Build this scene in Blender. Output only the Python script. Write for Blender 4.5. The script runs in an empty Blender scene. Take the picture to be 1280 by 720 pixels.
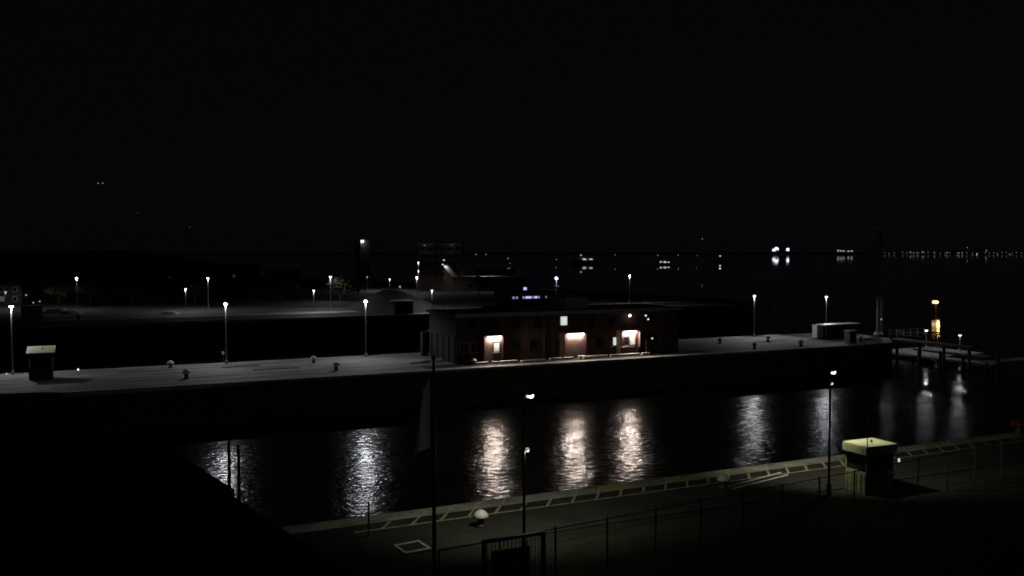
import bpy, bmesh, math, random
from mathutils import Vector, Matrix
random.seed(7)
PI = math.pi
sc = bpy.context.scene
DENOISE = True
C = sc.collection

# ------------------------------------------------------------------ camera geometry (metres; water z=0, quays z=4)
F = 1108.0; AZ = math.radians(64.9); H = 17.0; QZ = 4.0
_t = 45.0 / F; _n = math.hypot(1, _t)
FW = Vector((math.cos(AZ) / _n, math.sin(AZ) / _n, -_t / _n))
RT = Vector((math.sin(AZ), -math.cos(AZ), 0))
UP = RT.cross(FW)
EYE = Vector((0, 0, H))
def ray(px, py): return FW + RT * ((px - 640) / F) - UP * ((py - 360) / F)
def G(px, py, z=QZ):
    d = ray(px, py); return EYE + d * ((z - H) / d.z)
def atY(px, py, Y):
    d = ray(px, py); return EYE + d * (Y / d.y)
def D(px, py, dist): return EYE + ray(px, py) * dist

# ------------------------------------------------------------------ materials
MATS = {}
def mat(name, col, rough=0.8, metal=0.0, noise=0.0, nscale=3.0, bump=0.0, bscale=None, spec=0.5, col2=None, stretch=None):
    m = bpy.data.materials.new(name); m.use_nodes = True
    nt = m.node_tree; b = nt.nodes['Principled BSDF']
    b.inputs['Roughness'].default_value = rough; b.inputs['Metallic'].default_value = metal
    b.inputs['Specular IOR Level'].default_value = spec
    b.inputs['Base Color'].default_value = (*col, 1)
    if noise or bump:
        tc = nt.nodes.new('ShaderNodeTexCoord')
    if noise:
        n = nt.nodes.new('ShaderNodeTexNoise'); n.inputs['Scale'].default_value = nscale
        n.inputs['Detail'].default_value = 6; n.inputs['Roughness'].default_value = .65
        if stretch:
            mp = nt.nodes.new('ShaderNodeMapping'); mp.inputs['Scale'].default_value = stretch
            nt.links.new(tc.outputs['Object'], mp.inputs['Vector']); nt.links.new(mp.outputs[0], n.inputs['Vector'])
        else: nt.links.new(tc.outputs['Object'], n.inputs['Vector'])
        r = nt.nodes.new('ShaderNodeValToRGB')
        c2 = col2 or tuple(c * (1 + noise) for c in col)
        r.color_ramp.elements[0].position = .32; r.color_ramp.elements[1].position = .68
        r.color_ramp.elements[0].color = (*[c * (1 - noise) for c in col], 1)
        r.color_ramp.elements[1].color = (*c2, 1)
        nt.links.new(n.outputs['Fac'], r.inputs['Fac']); nt.links.new(r.outputs['Color'], b.inputs['Base Color'])
    if bump:
        n2 = nt.nodes.new('ShaderNodeTexNoise'); n2.inputs['Scale'].default_value = bscale or nscale * 4
        n2.inputs['Detail'].default_value = 4
        nt.links.new(tc.outputs['Object'], n2.inputs['Vector'])
        bp = nt.nodes.new('ShaderNodeBump'); bp.inputs['Strength'].default_value = .6; bp.inputs['Distance'].default_value = bump
        nt.links.new(n2.outputs['Fac'], bp.inputs['Height']); nt.links.new(bp.outputs['Normal'], b.inputs['Normal'])
    MATS[name] = m
    return m
def emit(name, col, strength):
    m = bpy.data.materials.new(name); m.use_nodes = True
    b = m.node_tree.nodes['Principled BSDF']
    b.inputs['Base Color'].default_value = (.6, .6, .6, 1)
    b.inputs['Emission Color'].default_value = (*col, 1); b.inputs['Emission Strength'].default_value = strength
    m.cycles.emission_sampling = 'NONE'      # the glowing lens itself; the lamp inside it is a real light
    MATS[name] = m
    return m

concrete = mat('concrete', (.27, .265, .25), .85, noise=.35, nscale=.35, bump=.02, bscale=6)
concrete_far = mat('island_concrete', (.24, .24, .225), .8, noise=.8, nscale=.8, bump=.02, bscale=4, stretch=(.12, 1, 1))
coping_m = mat('coping_concrete', (.27, .27, .235), .85, noise=.45, nscale=.8, bump=.015, bscale=8)
asphalt = mat('asphalt', (.026, .025, .020), .85, noise=.55, nscale=.35, bump=.01, bscale=20)
bitumen_shade = mat('bitumen_shade', (.016, .016, .016), .9, noise=.3, nscale=.8)
quaywall = mat('quay_wall_concrete', (.05, .045, .04), .9, noise=.5, nscale=.5, bump=.03, bscale=2)
grass = mat('verge_grass', (.02, .024, .011), .95, noise=.5, nscale=1.2, bump=.08, bscale=18)
soil = mat('far_land', (.034, .034, .027), .95, noise=.85, nscale=.22, bump=.1, bscale=.5, stretch=(.15, 1, 1))
hillm = mat('hill_woods', (.02, .025, .015), .95, noise=.5, nscale=.01)
yellow = mat('worn_line_paint', (.36, .355, .24), .7, noise=.6, nscale=2.5)
yellow2 = mat('yellow_paint', (.36, .32, .09), .7, noise=.35, nscale=3)
white = mat('white_paint', (.75, .75, .72), .5, noise=.12, nscale=6)
cream = mat('cream_paint', (.50, .51, .32), .6, noise=.12, nscale=2)
galv = mat('galvanised_steel', (.38, .38, .38), .45, metal=.3, noise=.15, nscale=8)
steel = mat('dark_steel', (.06, .06, .06), .5, metal=.4, noise=.3, nscale=5)
pipe_glint_m = mat('glinting_pipe', (.82, .82, .80), .3, metal=.1, noise=.1, nscale=5)  # lamp glint on the steel put into a near-white base colour
black = mat('black_paint', (.02, .02, .02), .5, noise=.3, nscale=6)
red = mat('red_paint', (.12, .014, .018), .5, noise=.2, nscale=4)
roofing = mat('roofing_felt', (.045, .045, .045), .9, noise=.4, nscale=1.5, bump=.01, bscale=20)
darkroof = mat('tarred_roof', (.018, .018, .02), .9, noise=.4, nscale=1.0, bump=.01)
glass = mat('dark_glass', (.02, .022, .025), .08, spec=.6, noise=.2, nscale=.6)
render_m = mat('pale_render', (.33, .32, .29), .85, noise=.2, nscale=1.2, bump=.01)
hull_m = mat('hull_paint', (.03, .04, .07), .4, noise=.2, nscale=1)
leaf_m = mat('leaves', (.045, .06, .02), .8, noise=.5, nscale=.9)
bark = mat('bark', (.07, .05, .035), .9, noise=.4, nscale=3, bump=.03)
flag_m = mat('flag_cloth', (.70, .71, .73), .9, noise=.2, nscale=1.5)
_nt = flag_m.node_tree; _tr = _nt.nodes.new('ShaderNodeBsdfTranslucent'); _tr.inputs[0].default_value = (.7, .71, .73, 1)
_ms = _nt.nodes.new('ShaderNodeMixShader'); _ms.inputs[0].default_value = .55
_nt.links.new(_nt.nodes['Principled BSDF'].outputs[0], _ms.inputs[1]); _nt.links.new(_tr.outputs[0], _ms.inputs[2])
_nt.links.new(_ms.outputs[0], _nt.nodes['Material Output'].inputs['Surface'])
tile = mat('roof_tiles', (.12, .06, .045), .85, noise=.3, nscale=1)
kerb_m = mat('pale_kerb_stone', (.55, .53, .48), .8, noise=.25, nscale=3, bump=.01)

def brick(name, c1, c2, mortar, scale):
    m = bpy.data.materials.new(name); m.use_nodes = True
    nt = m.node_tree; b = nt.nodes['Principled BSDF']; b.inputs['Roughness'].default_value = .85
    tc = nt.nodes.new('ShaderNodeTexCoord'); s = nt.nodes.new('ShaderNodeSeparateXYZ')
    a = nt.nodes.new('ShaderNodeMath'); cb = nt.nodes.new('ShaderNodeCombineXYZ')
    nt.links.new(tc.outputs['Object'], s.inputs[0]); nt.links.new(s.outputs[0], a.inputs[0]); nt.links.new(s.outputs[1], a.inputs[1])
    nt.links.new(a.outputs[0], cb.inputs[0]); nt.links.new(s.outputs[2], cb.inputs[1])
    t = nt.nodes.new('ShaderNodeTexBrick'); t.inputs['Scale'].default_value = scale
    t.inputs['Brick Width'].default_value = .24; t.inputs['Row Height'].default_value = .077; t.inputs['Mortar Size'].default_value = .008
    t.inputs['Color1'].default_value = (*c1, 1); t.inputs['Color2'].default_value = (*c2, 1); t.inputs['Mortar'].default_value = (*mortar, 1)
    nt.links.new(cb.outputs[0], t.inputs['Vector'])
    n = nt.nodes.new('ShaderNodeTexNoise'); n.inputs['Scale'].default_value = .8; n.inputs['Detail'].default_value = 5
    nt.links.new(tc.outputs['Object'], n.inputs['Vector'])
    mx = nt.nodes.new('ShaderNodeMix'); mx.data_type = 'RGBA'; mx.blend_type = 'MULTIPLY'; mx.inputs['Factor'].default_value = .7
    nt.links.new(t.outputs['Color'], mx.inputs['A'])
    rp = nt.nodes.new('ShaderNodeValToRGB'); rp.color_ramp.elements[0].position = .3; rp.color_ramp.elements[1].position = .7
    rp.color_ramp.elements[0].color = (.5, .5, .5, 1); rp.color_ramp.elements[1].color = (1, 1, 1, 1)
    nt.links.new(n.outputs['Fac'], rp.inputs['Fac']); nt.links.new(rp.outputs['Color'], mx.inputs['B'])
    nt.links.new(mx.outputs['Result'], b.inputs['Base Color'])
    bp = nt.nodes.new('ShaderNodeBump'); bp.inputs['Distance'].default_value = .01; bp.inputs['Strength'].default_value = .5; bp.invert = True
    nt.links.new(t.outputs['Fac'], bp.inputs['Height']); nt.links.new(bp.outputs['Normal'], b.inputs['Normal'])
    return m
brick_m = brick('red_brick', (.105, .05, .038), (.125, .061, .046), (.11, .083, .07), 1.0)
brick_dark = brick('brown_brick', (.16, .08, .06), (.22, .11, .08), (.25, .22, .2), 1.0)

def water_mat():
    m = bpy.data.materials.new('harbour_water'); m.use_nodes = True
    nt = m.node_tree; b = nt.nodes['Principled BSDF']
    b.inputs['Base Color'].default_value = (.004, .0045, .005, 1)
    b.inputs['IOR'].default_value = 1.33
    tc = nt.nodes.new('ShaderNodeTexCoord')
    # rippled in the near chamber, calmer in the sheltered basin behind and on the fjord
    sp = nt.nodes.new('ShaderNodeSeparateXYZ'); nt.links.new(tc.outputs['Object'], sp.inputs[0])
    def ramp(a, b_, lo):
        r = nt.nodes.new('ShaderNodeMapRange'); r.inputs['From Min'].default_value = a; r.inputs['From Max'].default_value = b_
        r.inputs['To Min'].default_value = 1; r.inputs['To Max'].default_value = lo
        nt.links.new(sp.outputs[1], r.inputs['Value']); return r
    def mth(op, a, b_):
        m_ = nt.nodes.new('ShaderNodeMath'); m_.operation = op
        for k_, v in enumerate((a, b_)):
            if isinstance(v, float): m_.inputs[k_].default_value = v
            else: nt.links.new(v.outputs[0], m_.inputs[k_])
        return m_
    ca, cb = ramp(98, 130, .05), ramp(250, 1000, .06)
    ox = nt.nodes.new('ShaderNodeMapRange'); ox.inputs['From Min'].default_value = 96; ox.inputs['From Max'].default_value = 120
    ox.inputs['To Min'].default_value = 0; ox.inputs['To Max'].default_value = .24; nt.links.new(sp.outputs[0], ox.inputs['Value'])
    cx = nt.nodes.new('ShaderNodeMapRange'); cx.inputs['From Min'].default_value = 84; cx.inputs['From Max'].default_value = 104
    cx.inputs['To Min'].default_value = 1; cx.inputs['To Max'].default_value = .45; nt.links.new(sp.outputs[0], cx.inputs['Value'])
    oy = ramp(230, 300, 0.0)
    cc = mth('MAXIMUM', mth('MULTIPLY', ca, cx), mth('MULTIPLY', ox, oy))
    calm = mth('MULTIPLY', cc, cb)
    far = nt.nodes.new('ShaderNodeMapRange'); far.inputs['From Min'].default_value = 300; far.inputs['From Max'].default_value = 1000
    far.inputs['To Min'].default_value = 0; far.inputs['To Max'].default_value = .2; nt.links.new(sp.outputs[1], far.inputs['Value'])
    rr = mth('MULTIPLY', mth('MAXIMUM', cc, far), WATER_ROUGH)
    nt.links.new(rr.outputs[0], b.inputs['Roughness'])
    prev = None
    for sc_, dist, det, st in WAVES:
        mp = nt.nodes.new('ShaderNodeMapping'); mp.inputs['Rotation'].default_value = (0, 0, math.radians(25)); mp.inputs['Scale'].default_value = (st, 1, 1)
        nt.links.new(tc.outputs['Object'], mp.inputs['Vector'])
        n = nt.nodes.new('ShaderNodeTexNoise'); n.inputs['Scale'].default_value = sc_; n.inputs['Detail'].default_value = det
        nt.links.new(mp.outputs[0], n.inputs['Vector'])
        bp = nt.nodes.new('ShaderNodeBump'); nt.links.new(calm.outputs[0], bp.inputs['Strength']); bp.inputs['Distance'].default_value = dist
        nt.links.new(n.outputs['Fac'], bp.inputs['Height'])
        if prev: nt.links.new(prev.outputs['Normal'], bp.inputs['Normal'])
        prev = bp
    nt.links.new(prev.outputs['Normal'], b.inputs['Normal'])
    return m
WATER_ROUGH = .17
WAVES = [(.12, .25, 1, .7), (1.5, .062, 2, .8), (4.5, .012, 1, 1)]
water_m = water_mat()

e_white = emit('lamp_white', (.92, .95, 1.0), 9)
e_white2 = emit('lamp_white_soft', (.95, .97, 1.0), 5)
e_warm = emit('lamp_warm', (1.0, .86, .74), 8)
e_quay = emit('lamp_greenish', (.97, .96, .80), 5)
e_blue = emit('lamp_blue_white', (.66, .68, 1.0), 2.2)
e_dim = emit('lamp_dim', (.9, .92, .9), .9)
e_far = emit('lamp_far', (.9, .93, 1.0), 8)
e_faint = emit('lamp_faint', (.9, .9, .8), .4)
e_sodium = emit('lamp_sodium', (1.0, .66, .26), 2.2)
e_window = emit('lit_blind', (.88, .93, .88), .75)
e_window2 = emit('lit_room', (1.0, .93, .80), .22)
e_bridge = emit('wheelhouse_light', (.52, .55, 1.0), 1.15)
e_house = emit('house_window_glow', (.9, .85, .75), .02)
e_ship = emit('floodlit_deck', (.75, .76, 1.0), 3.0)

# ------------------------------------------------------------------ mesh builder
class MB:
    def __init__(s): s.bm = bmesh.new()
    def box(s, x0, x1, y0, y1, z0, z1, rot=0.0, piv=(0, 0), bev=0.0):
        r = bmesh.ops.create_cube(s.bm, size=1.0)
        vs = r['verts']
        for v in vs:
            v.co = Vector(((x0 + x1) / 2 + v.co.x * (x1 - x0), (y0 + y1) / 2 + v.co.y * (y1 - y0), (z0 + z1) / 2 + v.co.z * (z1 - z0)))
        if bev:
            es = list({e for v in vs for e in v.link_edges})
            bmesh.ops.bevel(s.bm, geom=es, offset=bev, segments=1, affect='EDGES')
        return s
    def tube(s, a, b, r0, r1=None, seg=8):
        a, b = Vector(a), Vector(b); r1 = r0 if r1 is None else r1
        d = (b - a); L = d.length
        if L < 1e-6: return s
        r = bmesh.ops.create_cone(s.bm, cap_ends=True, segments=seg, radius1=r0, radius2=max(r1, 1e-4), depth=L)
        M = Matrix.Translation((a + b) / 2) @ d.to_track_quat('Z', 'Y').to_matrix().to_4x4()
        bmesh.ops.transform(s.bm, matrix=M, verts=r['verts'])
        return s
    def lathe(s, prof, seg=16, c=(0, 0)):
        rings = []
        for r, z in prof:
            rings.append([s.bm.verts.new((c[0] + r * math.cos(2 * PI * i / seg), c[1] + r * math.sin(2 * PI * i / seg), z)) for i in range(seg)])
        for p, q in zip(rings, rings[1:]):
            for i in range(seg):
                s.bm.faces.new((p[i], p[(i + 1) % seg], q[(i + 1) % seg], q[i]))
        s.bm.faces.new(rings[0][::-1]); s.bm.faces.new(rings[-1])
        return s
    def poly(s, pts):
        s.bm.faces.new([s.bm.verts.new(p) for p in pts]); return s
    def prism(s, pts, z0, z1):
        a = [s.bm.verts.new((p[0], p[1], z0)) for p in pts]; b = [s.bm.verts.new((p[0], p[1], z1)) for p in pts]
        s.bm.faces.new(a[::-1]); s.bm.faces.new(b)
        for i in range(len(pts)):
            j = (i + 1) % len(pts); s.bm.faces.new((a[i], a[j], b[j], b[i]))
        return s
    def xprism(s, pts, y0, y1):          # outline in x-z, extruded along y
        a = [s.bm.verts.new((p[0], y0, p[1])) for p in pts]; b = [s.bm.verts.new((p[0], y1, p[1])) for p in pts]
        s.bm.faces.new(a); s.bm.faces.new(b[::-1])
        for i in range(len(pts)):
            j = (i + 1) % len(pts); s.bm.faces.new((a[j], a[i], b[i], b[j]))
        return s
    def ball(s, c, r, sx=1, sy=1, sz=1, sub=2):
        q = bmesh.ops.create_icosphere(s.bm, subdivisions=sub, radius=r)
        for v in q['verts']: v.co = Vector((c[0] + v.co.x * sx, c[1] + v.co.y * sy, c[2] + v.co.z * sz))
        return s
    def build(s, name, m, parent=None, smooth=False, loc=None):
        bmesh.ops.recalc_face_normals(s.bm, faces=s.bm.faces)
        me = bpy.data.meshes.new(name); s.bm.to_mesh(me); s.bm.free()
        if smooth:
            for p in me.polygons: p.use_smooth = True
        me.materials.append(m)
        o = bpy.data.objects.new(name, me); C.objects.link(o)
        if parent: o.parent = parent
        if loc is not None: o.location = loc
        return o
def tag(o, label, cat, group=None):
    o['label'] = label; o['category'] = cat
    if group: o['group'] = group
    return o
def thing(name, label, cat, loc=(0, 0, 0), rotz=0.0, group=None):
    o = bpy.data.objects.new(name, None); C.objects.link(o)
    o.empty_display_size = .2
    o.location = loc; o.rotation_euler = (0, 0, rotz)
    return tag(o, label, cat, group)
def struct(o): o['kind'] = 'structure'; return o
def copy_tree(o, parent=None):
    c = o.copy(); C.objects.link(c)
    if parent: c.parent = parent
    for ch in [q for q in o.children]: copy_tree(ch, c)
    return c

# ------------------------------------------------------------------ setting: water, quays, land
bm = MB(); R = 30000
bm.poly([(-R, -200, 0), (R, -200, 0), (R, R, 0), (-R, R, 0)]); struct(bm.build('water', water_m))
# the near quay: a solid block, its top in paved zones
NE = 42.0
def sheet(name, pts, m, z, th=None):
    b = MB(); b.prism(pts, z - (th or .3), z); return struct(b.build(name, m))
b = MB(); b.box(-150, 260, -60, NE, -6, QZ - .3); struct(b.build('quay_wall', quaywall))
sheet('grass_verge', [(10.5, -60), (260, -60), (260, 35.2), (10.5, 35.2)], grass, QZ - .02, .28)
sheet('kerb_gutter', [(10.5, 35.2), (260, 35.2), (260, 36.1), (10.5, 36.1)], bitumen_shade, QZ - .06, .24)
sheet('quay_pavement', [(10.5, 36.1), (260, 36.1), (260, 40.95), (10.5, 40.95)], asphalt, QZ, .3)
sheet('quay_coping', [(-150, 40.95), (260, 40.95), (260, NE + .06), (-150, NE + .06)], coping_m, QZ + .03, .5)
sheet('shaded_yard', [(-150, -60), (10.5, -60), (10.5, 40.95), (-150, 40.95)], bitumen_shade, QZ - .01, .29)  # shade left of the lit quay put into the ground colour
# painted safety hatching along the edge
b = MB()
k = 0; x = 11.98
while x < 64:
    y0 = 39.95
    b.prism([(x - .085, y0), (x + .085, y0), (x + .085 + .72, 40.93), (x - .085 + .72, 40.93)], QZ, QZ + .004)
    x += 1.455
b.box(10.6, 70, 39.83, 39.95, QZ, QZ + .004)
struct(b.build('painted_hatching', yellow))
b = MB(); x = 11.98 + .735
while x < 64:
    b.prism([(x - .085, 40.96), (x + .085, 40.96), (x + .085 + .75, 41.98), (x - .085 + .75, 41.98)], QZ + .03, QZ + .034)
    x += 1.455
struct(b.build('painted_coping_lines', yellow))
b = MB()
for px, py in ((761, 608), (838, 597)):
    p = G(px, py); b.box(p.x - .65, p.x + .65, 40.98, 41.99, QZ + .0345, QZ + .0385)
struct(b.build('painted_ladder_mark', yellow2))

pale_cop = mat('island_coping_stone', (.42, .42, .40), .8, noise=.5, nscale=.9, bump=.02, bscale=4, stretch=(.3, 1, 1))
# the centre island between the two lock chambers
IF, IB = 91.5, 108.3
LX = G(78, 490).x
b = MB(); b.prism([(LX, IF), (97, IF - .3), (103.5, IF + .4), (108.2, 96.6), (110, IB), (-60, IB), (-60, 93.8), (LX - 8, 93.8), (LX - 1.5, 92.6)], -6, QZ - .25)
struct(b.build('island_wall', quaywall))
b = MB(); b.prism([(LX, IF), (97, IF - .3), (97, IB), (-60, IB), (-60, 93.8), (LX - 8, 93.8), (LX - 1.5, 92.6)], QZ - .25, QZ)
struct(b.build('island_pavement', concrete_far))
b = MB(); b.prism([(97, IF - .3), (103.5, IF + .4), (108.2, 96.6), (110, IB), (97, IB)], QZ - .25, QZ - .02)
struct(b.build('island_head_pavement', asphalt))
b = MB(); b.box(33, 72, 92.6, 95.2, QZ - .2, QZ + .004); struct(b.build('island_roadway', asphalt))
b = MB(); b.box(LX, 97, IF - .05, IF + .9, QZ - .4, QZ + .012); struct(b.build('island_coping', pale_cop))
b = MB(); b.box(-60, 97, IB - .7, IB + .05, QZ - .4, QZ + .012); struct(b.build('island_rear_coping', pale_cop))

# third quay and the land behind it
TQ = 176.0
b = MB(); b.prism([(-700, TQ), (150, TQ), (158, TQ + 10), (150, TQ + 90), (100, 420), (60, 640), (-700, 900)], -6, QZ - .05)
struct(b.build('third_quay_ground', soil))
b = MB(); b.prism([(-300, TQ - .1), (150, TQ - .1), (150, TQ + 3), (-300, TQ + 3)], QZ - .5, QZ)
struct(b.build('third_quay_pavement', concrete_far))
b = MB(); b.box(-300, 150, TQ - .15, TQ + 1.3, QZ - .4, QZ + .03); struct(b.build('third_quay_coping', pale_cop))
b = MB(); b.prism([(-300, TQ + 12), (140, TQ + 12), (140, TQ + 16), (-300, TQ + 16)], QZ - .3, QZ - .01)
struct(b.build('harbour_road', concrete_far))
# rolling dark hills, far left, and the far shore along the horizon
def hill(name, x0, x1, y0, y1, hmax, nx=60, ny=14, seed=1):
    rnd = random.Random(seed); ph = [rnd.uniform(0, 6.28) for _ in range(6)]
    m = bmesh.new(); V = []
    for i in range(nx + 1):
        row = []
        for j in range(ny + 1):
            u, v = i / nx, j / ny
            h = math.sin(PI * u) ** .4 * math.sin(PI * v) ** .6
            h *= .55 + .2 * math.sin(7 * u + ph[0]) + .15 * math.sin(17 * u + ph[1] + 3 * v) + .08 * math.sin(43 * u + ph[2] + 7 * v)
            row.append(m.verts.new((x0 + (x1 - x0) * u, y0 + (y1 - y0) * v, -1 + hmax * max(h, 0))))
        V.append(row)
    for i in range(nx):
        for j in range(ny):
            m.faces.new((V[i][j], V[i + 1][j], V[i + 1][j + 1], V[i][j + 1]))
    q = MB(); q.bm.free(); q.bm = m
    return struct(q.build(name, hillm, smooth=True))
hill('hill', -900, 120, 640, 1500, 34, seed=3)
hill('far_shore', -6000, 14500, 6500, 8500, 16, nx=140, seed=5)
# a lit grassy embankment with a path behind the third quay
emb = D(505, 352, 212)
b = MB()
pts = []
for i in range(25):
    u = i / 24
    for j in range(9):
        v = j / 8
        pts.append((emb.x - 15 + 22 * u, TQ + 8 + 30 * v, QZ - .1 + 4.4 * math.sin(PI * u) ** 1.8 * math.sin(PI * v) ** .8 + .12 * math.sin(9 * u + 5 * v)))
vs = [b.bm.verts.new(p) for p in pts]
for i in range(24):
    for j in range(8):
        b.bm.faces.new((vs[i * 9 + j], vs[(i + 1) * 9 + j], vs[(i + 1) * 9 + j + 1], vs[i * 9 + j + 1]))
struct(b.build('embankment', hillm, smooth=True))

def light(parent, loc, I, col, r=.1, cone=None, blend=.3, aim=(0, 0, -1)):
    # a real lamp; I = candela-like radiant intensity (W/sr)
    l = bpy.data.lights.new('lamp_light', 'SPOT' if cone else 'POINT'); l.energy = 4 * PI * I; l.color = col; l.shadow_soft_size = r
    if cone: l.spot_size = math.radians(cone); l.spot_blend = blend
    o = bpy.data.objects.new('lamp_light', l); C.objects.link(o); o.location = loc
    o.rotation_euler = Vector(aim).to_track_quat('-Z', 'Y').to_euler()
    if parent: o.parent = parent
    return o
# ------------------------------------------------------------------ lamp posts
pole_m = mat('lamp_post_paint', (.20, .20, .20), .5, noise=.15, nscale=6)
def lamp_proto():
    t = thing('lamp_post', 'x', 'lamp post')
    b = MB(); b.tube((0, 0, 0), (0, 0, 1), .085, .05, 10); p = b.build('pole', pole_m, t)
    b = MB(); b.lathe([(.16, 0), (.16, .35), (.11, .42)], 12); b.build('base_sleeve', galv, t)
    b = MB(); b.lathe([(.05, -.03), (.23, .04), (.21, .15)], 14); l = b.build('lens', e_white, t)
    b = MB(); b.lathe([(.25, .152), (.24, .19), (.08, .27)], 14); c = b.build('cap', steel, t)
    return t
LAMP = lamp_proto(); used = [False]
POW = {'lamp_white': 36, 'lamp_white_soft': 36, 'lamp_white_low': 24, 'lamp_dim': 2.5}
def lamp(p, label, e=e_white, group=None, ground=QZ, s=1.0, I=None):
    t = LAMP if not used[0] else copy_tree(LAMP); used[0] = True
    if group: t['group'] = group
    t['label'] = label; t.location = (p[0], p[1], ground); h = p[2] - ground
    for c in t.children:
        n = c.name.split('.')[0]
        if n == 'pole': c.scale = (1, 1, max(h + .06, .2))
        if n in ('lens', 'cap'): c.location.z = h - .1; c.scale = (s, s, s)
        if n == 'lens' and e is not e_white:
            c.data = c.data.copy(); c.data.materials[0] = e
    I = POW[e.name] if I is None else I
    if I: light(t, (-.10, -.17, h - .15), I, tuple(e.node_tree.nodes['Principled BSDF'].inputs['Emission Color'].default_value)[:3], .09, 172, .42)
    return t
IY = 107.0
GI = 'lamp posts along the rear edge of the island'
lamp(atY(14, 383, IY), 'bright lamp post on the far left of the island behind the small hut', e_white, GI, I=58)
lamp(atY(282, 380, IY), 'bright lamp post on the island midway between the left hut and the brick building', e_white, GI, I=34)
lamp(atY(457, 377, IY), 'bright lamp post on the island just left of the brick building', e_white, GI)
e_w3 = emit('lamp_white_low', (.88, .96, .93), 3)
lamp(atY(943, 370, IY), 'dimmer lamp post on the island first to the right of the brick building', e_w3, GI)
lamp(atY(1033, 371, IY), 'lamp post on the island behind the flat roofed shelter', e_w3, GI)
p = D(1100, 399, 141); lamp((p.x, p.y, p.z), 'low lamp post at the island end beside the tall mast', e_w3, None, I=15)
GT = 'lamp posts on the far bank'
for px, py, d, s, e, lab in (
    (96, 348, 205, 1.2, e_white2, 'tall far bank lamp post above the dark water at left, alone above the hedges'),
    (260, 348, 205, 1.2, e_white2, 'tall far bank lamp post directly above and left of the brightest island lamp'),
    (413, 346, 205, 1.2, e_white2, 'tall far bank lamp post above the bright streak of lit ground'),
    (521, 347, 216, 1.3, e_white2, 'tall far bank lamp post on the lit grassy embankment'),
    (787, 345, 225, 1.2, e_white2, 'tall far bank lamp post standing behind the right half of the brick building'),
    (232, 361, 196, 1.0, e_white2, 'short far bank lamp post left of the brightest island lamp'),
    (392, 363, 193, 1.0, e_white2, 'short far bank lamp post over the bright streak of lit ground'),
    (540, 363, 195, 1.0, e_white2, 'short far bank lamp post at the left roof corner of the brick building'),
    (7, 365, 205, 1.1, e_dim, 'dim far bank lamp post beside the pale house at the left edge'),
    (487, 349, 300, 1.1, e_white2, 'small far lamp post behind the embankment'),
    (459, 346, 300, .9, e_dim, 'faint far lamp post above the lamp left of the brick building'),
    (500, 358, 262, 1.0, e_dim, 'faint lamp post low on the slope of the embankment'),
    (523, 328, 285, 1.2, e_white2, 'lamp post in front of the tall banded building'),
    (606, 348, 300, 1.0, e_dim, 'faint lamp post at the end of the long low roof'),
    (413, 354, 230, .8, e_dim, 'faint lamp post just under the tall lamp above the lit ground'),
):
    p = D(px, py, d); lamp((p.x, p.y, p.z), lab, e, GT, s=s)

# near-side lamp posts with a bracket arm and a second fitting half way up
def near_lamp(base, top_z, mid_z, label, yaw, I=68, ax=.25):
    t = thing('quay_lamp_post', label, 'lamp post', (base[0], base[1], QZ - .02), yaw, 'arm lamp posts on the near quay')
    h = top_z - QZ; mh = mid_z - QZ
    b = MB(); b.tube((0, 0, .3), (0, 0, h - .1), .07, .045, 10); b.build('pole', black, t)
    b = MB(); b.lathe([(.13, 0), (.13, .5), (.075, .62)], 12); b.build('base_sleeve', steel, t)
    a = MB(); pr = Vector((0, 0, h - .12))
    for i in range(1, 6):
        q = Vector((.06 * i, 0, h - .12 + .16 * math.sin(PI * i / 6))); a.tube(pr, q, .03, .03, 8); pr = q
    a.build('bracket_arm', galv, t)
    hd = MB(); hd.xprism([(.24, .0), (.50, .04), (.49, .08), (.28, .10)], -.08, .08); hd.build('lamp_housing', steel, t, loc=(0, 0, h - .06))
    l = MB(); l.xprism([(.26, -.07), (.38, -.11), (.50, -.04), (.485, .033), (.27, -.004)], -.09, .09); l.build('lens', e_quay, t, loc=(0, 0, h - .06))
    m = MB(); m.tube((0, 0, mh), (.2, 0, mh + .05), .025, .025, 8); m.lathe([(.10, mh + .10), (.08, mh + .16)], 10, (.2, 0)); f = m.build('lower_fitting', galv, t)
    l = MB(); l.lathe([(.05, mh + .0), (.085, mh + .098)], 10, (.2, 0)); l.build('lower_lens', e_dim, t)
    light(t, (.34, 0, mh - .06), 2.4, (.95, 1, .9), .06)
    light(t, (.40, 0, h - .20), I, (1, .97, .73), .08, 140, .8, (ax * math.cos(yaw) + .72 * math.sin(yaw), -ax * math.sin(yaw) + .72 * math.cos(yaw), -.64))
    return t
p1 = G(655, 690); q1 = (p1 - EYE).dot(FW)
near_lamp(p1, D(662, 492, q1).z, D(655, 564, q1).z, 'arm lamp post on the near quay left of the gate frame, seen against the water', math.radians(18))
p2 = G(1036, 617); q2 = (p2 - EYE).dot(FW)
near_lamp(p2, D(1042, 463, q2).z, D(1039, 480, q2).z, 'arm lamp post on the near quay beside the small pale hut', math.radians(24), 105, .75)

shaded_m = mat('shaded_render', (.03, .029, .027), .9, noise=.35, nscale=1.0); shaded_end_m = mat('shaded_end_wall', (.014, .0135, .013), .9, noise=.4, nscale=1.2)  # both dark colours have the shade of dim parts painted in
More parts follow.
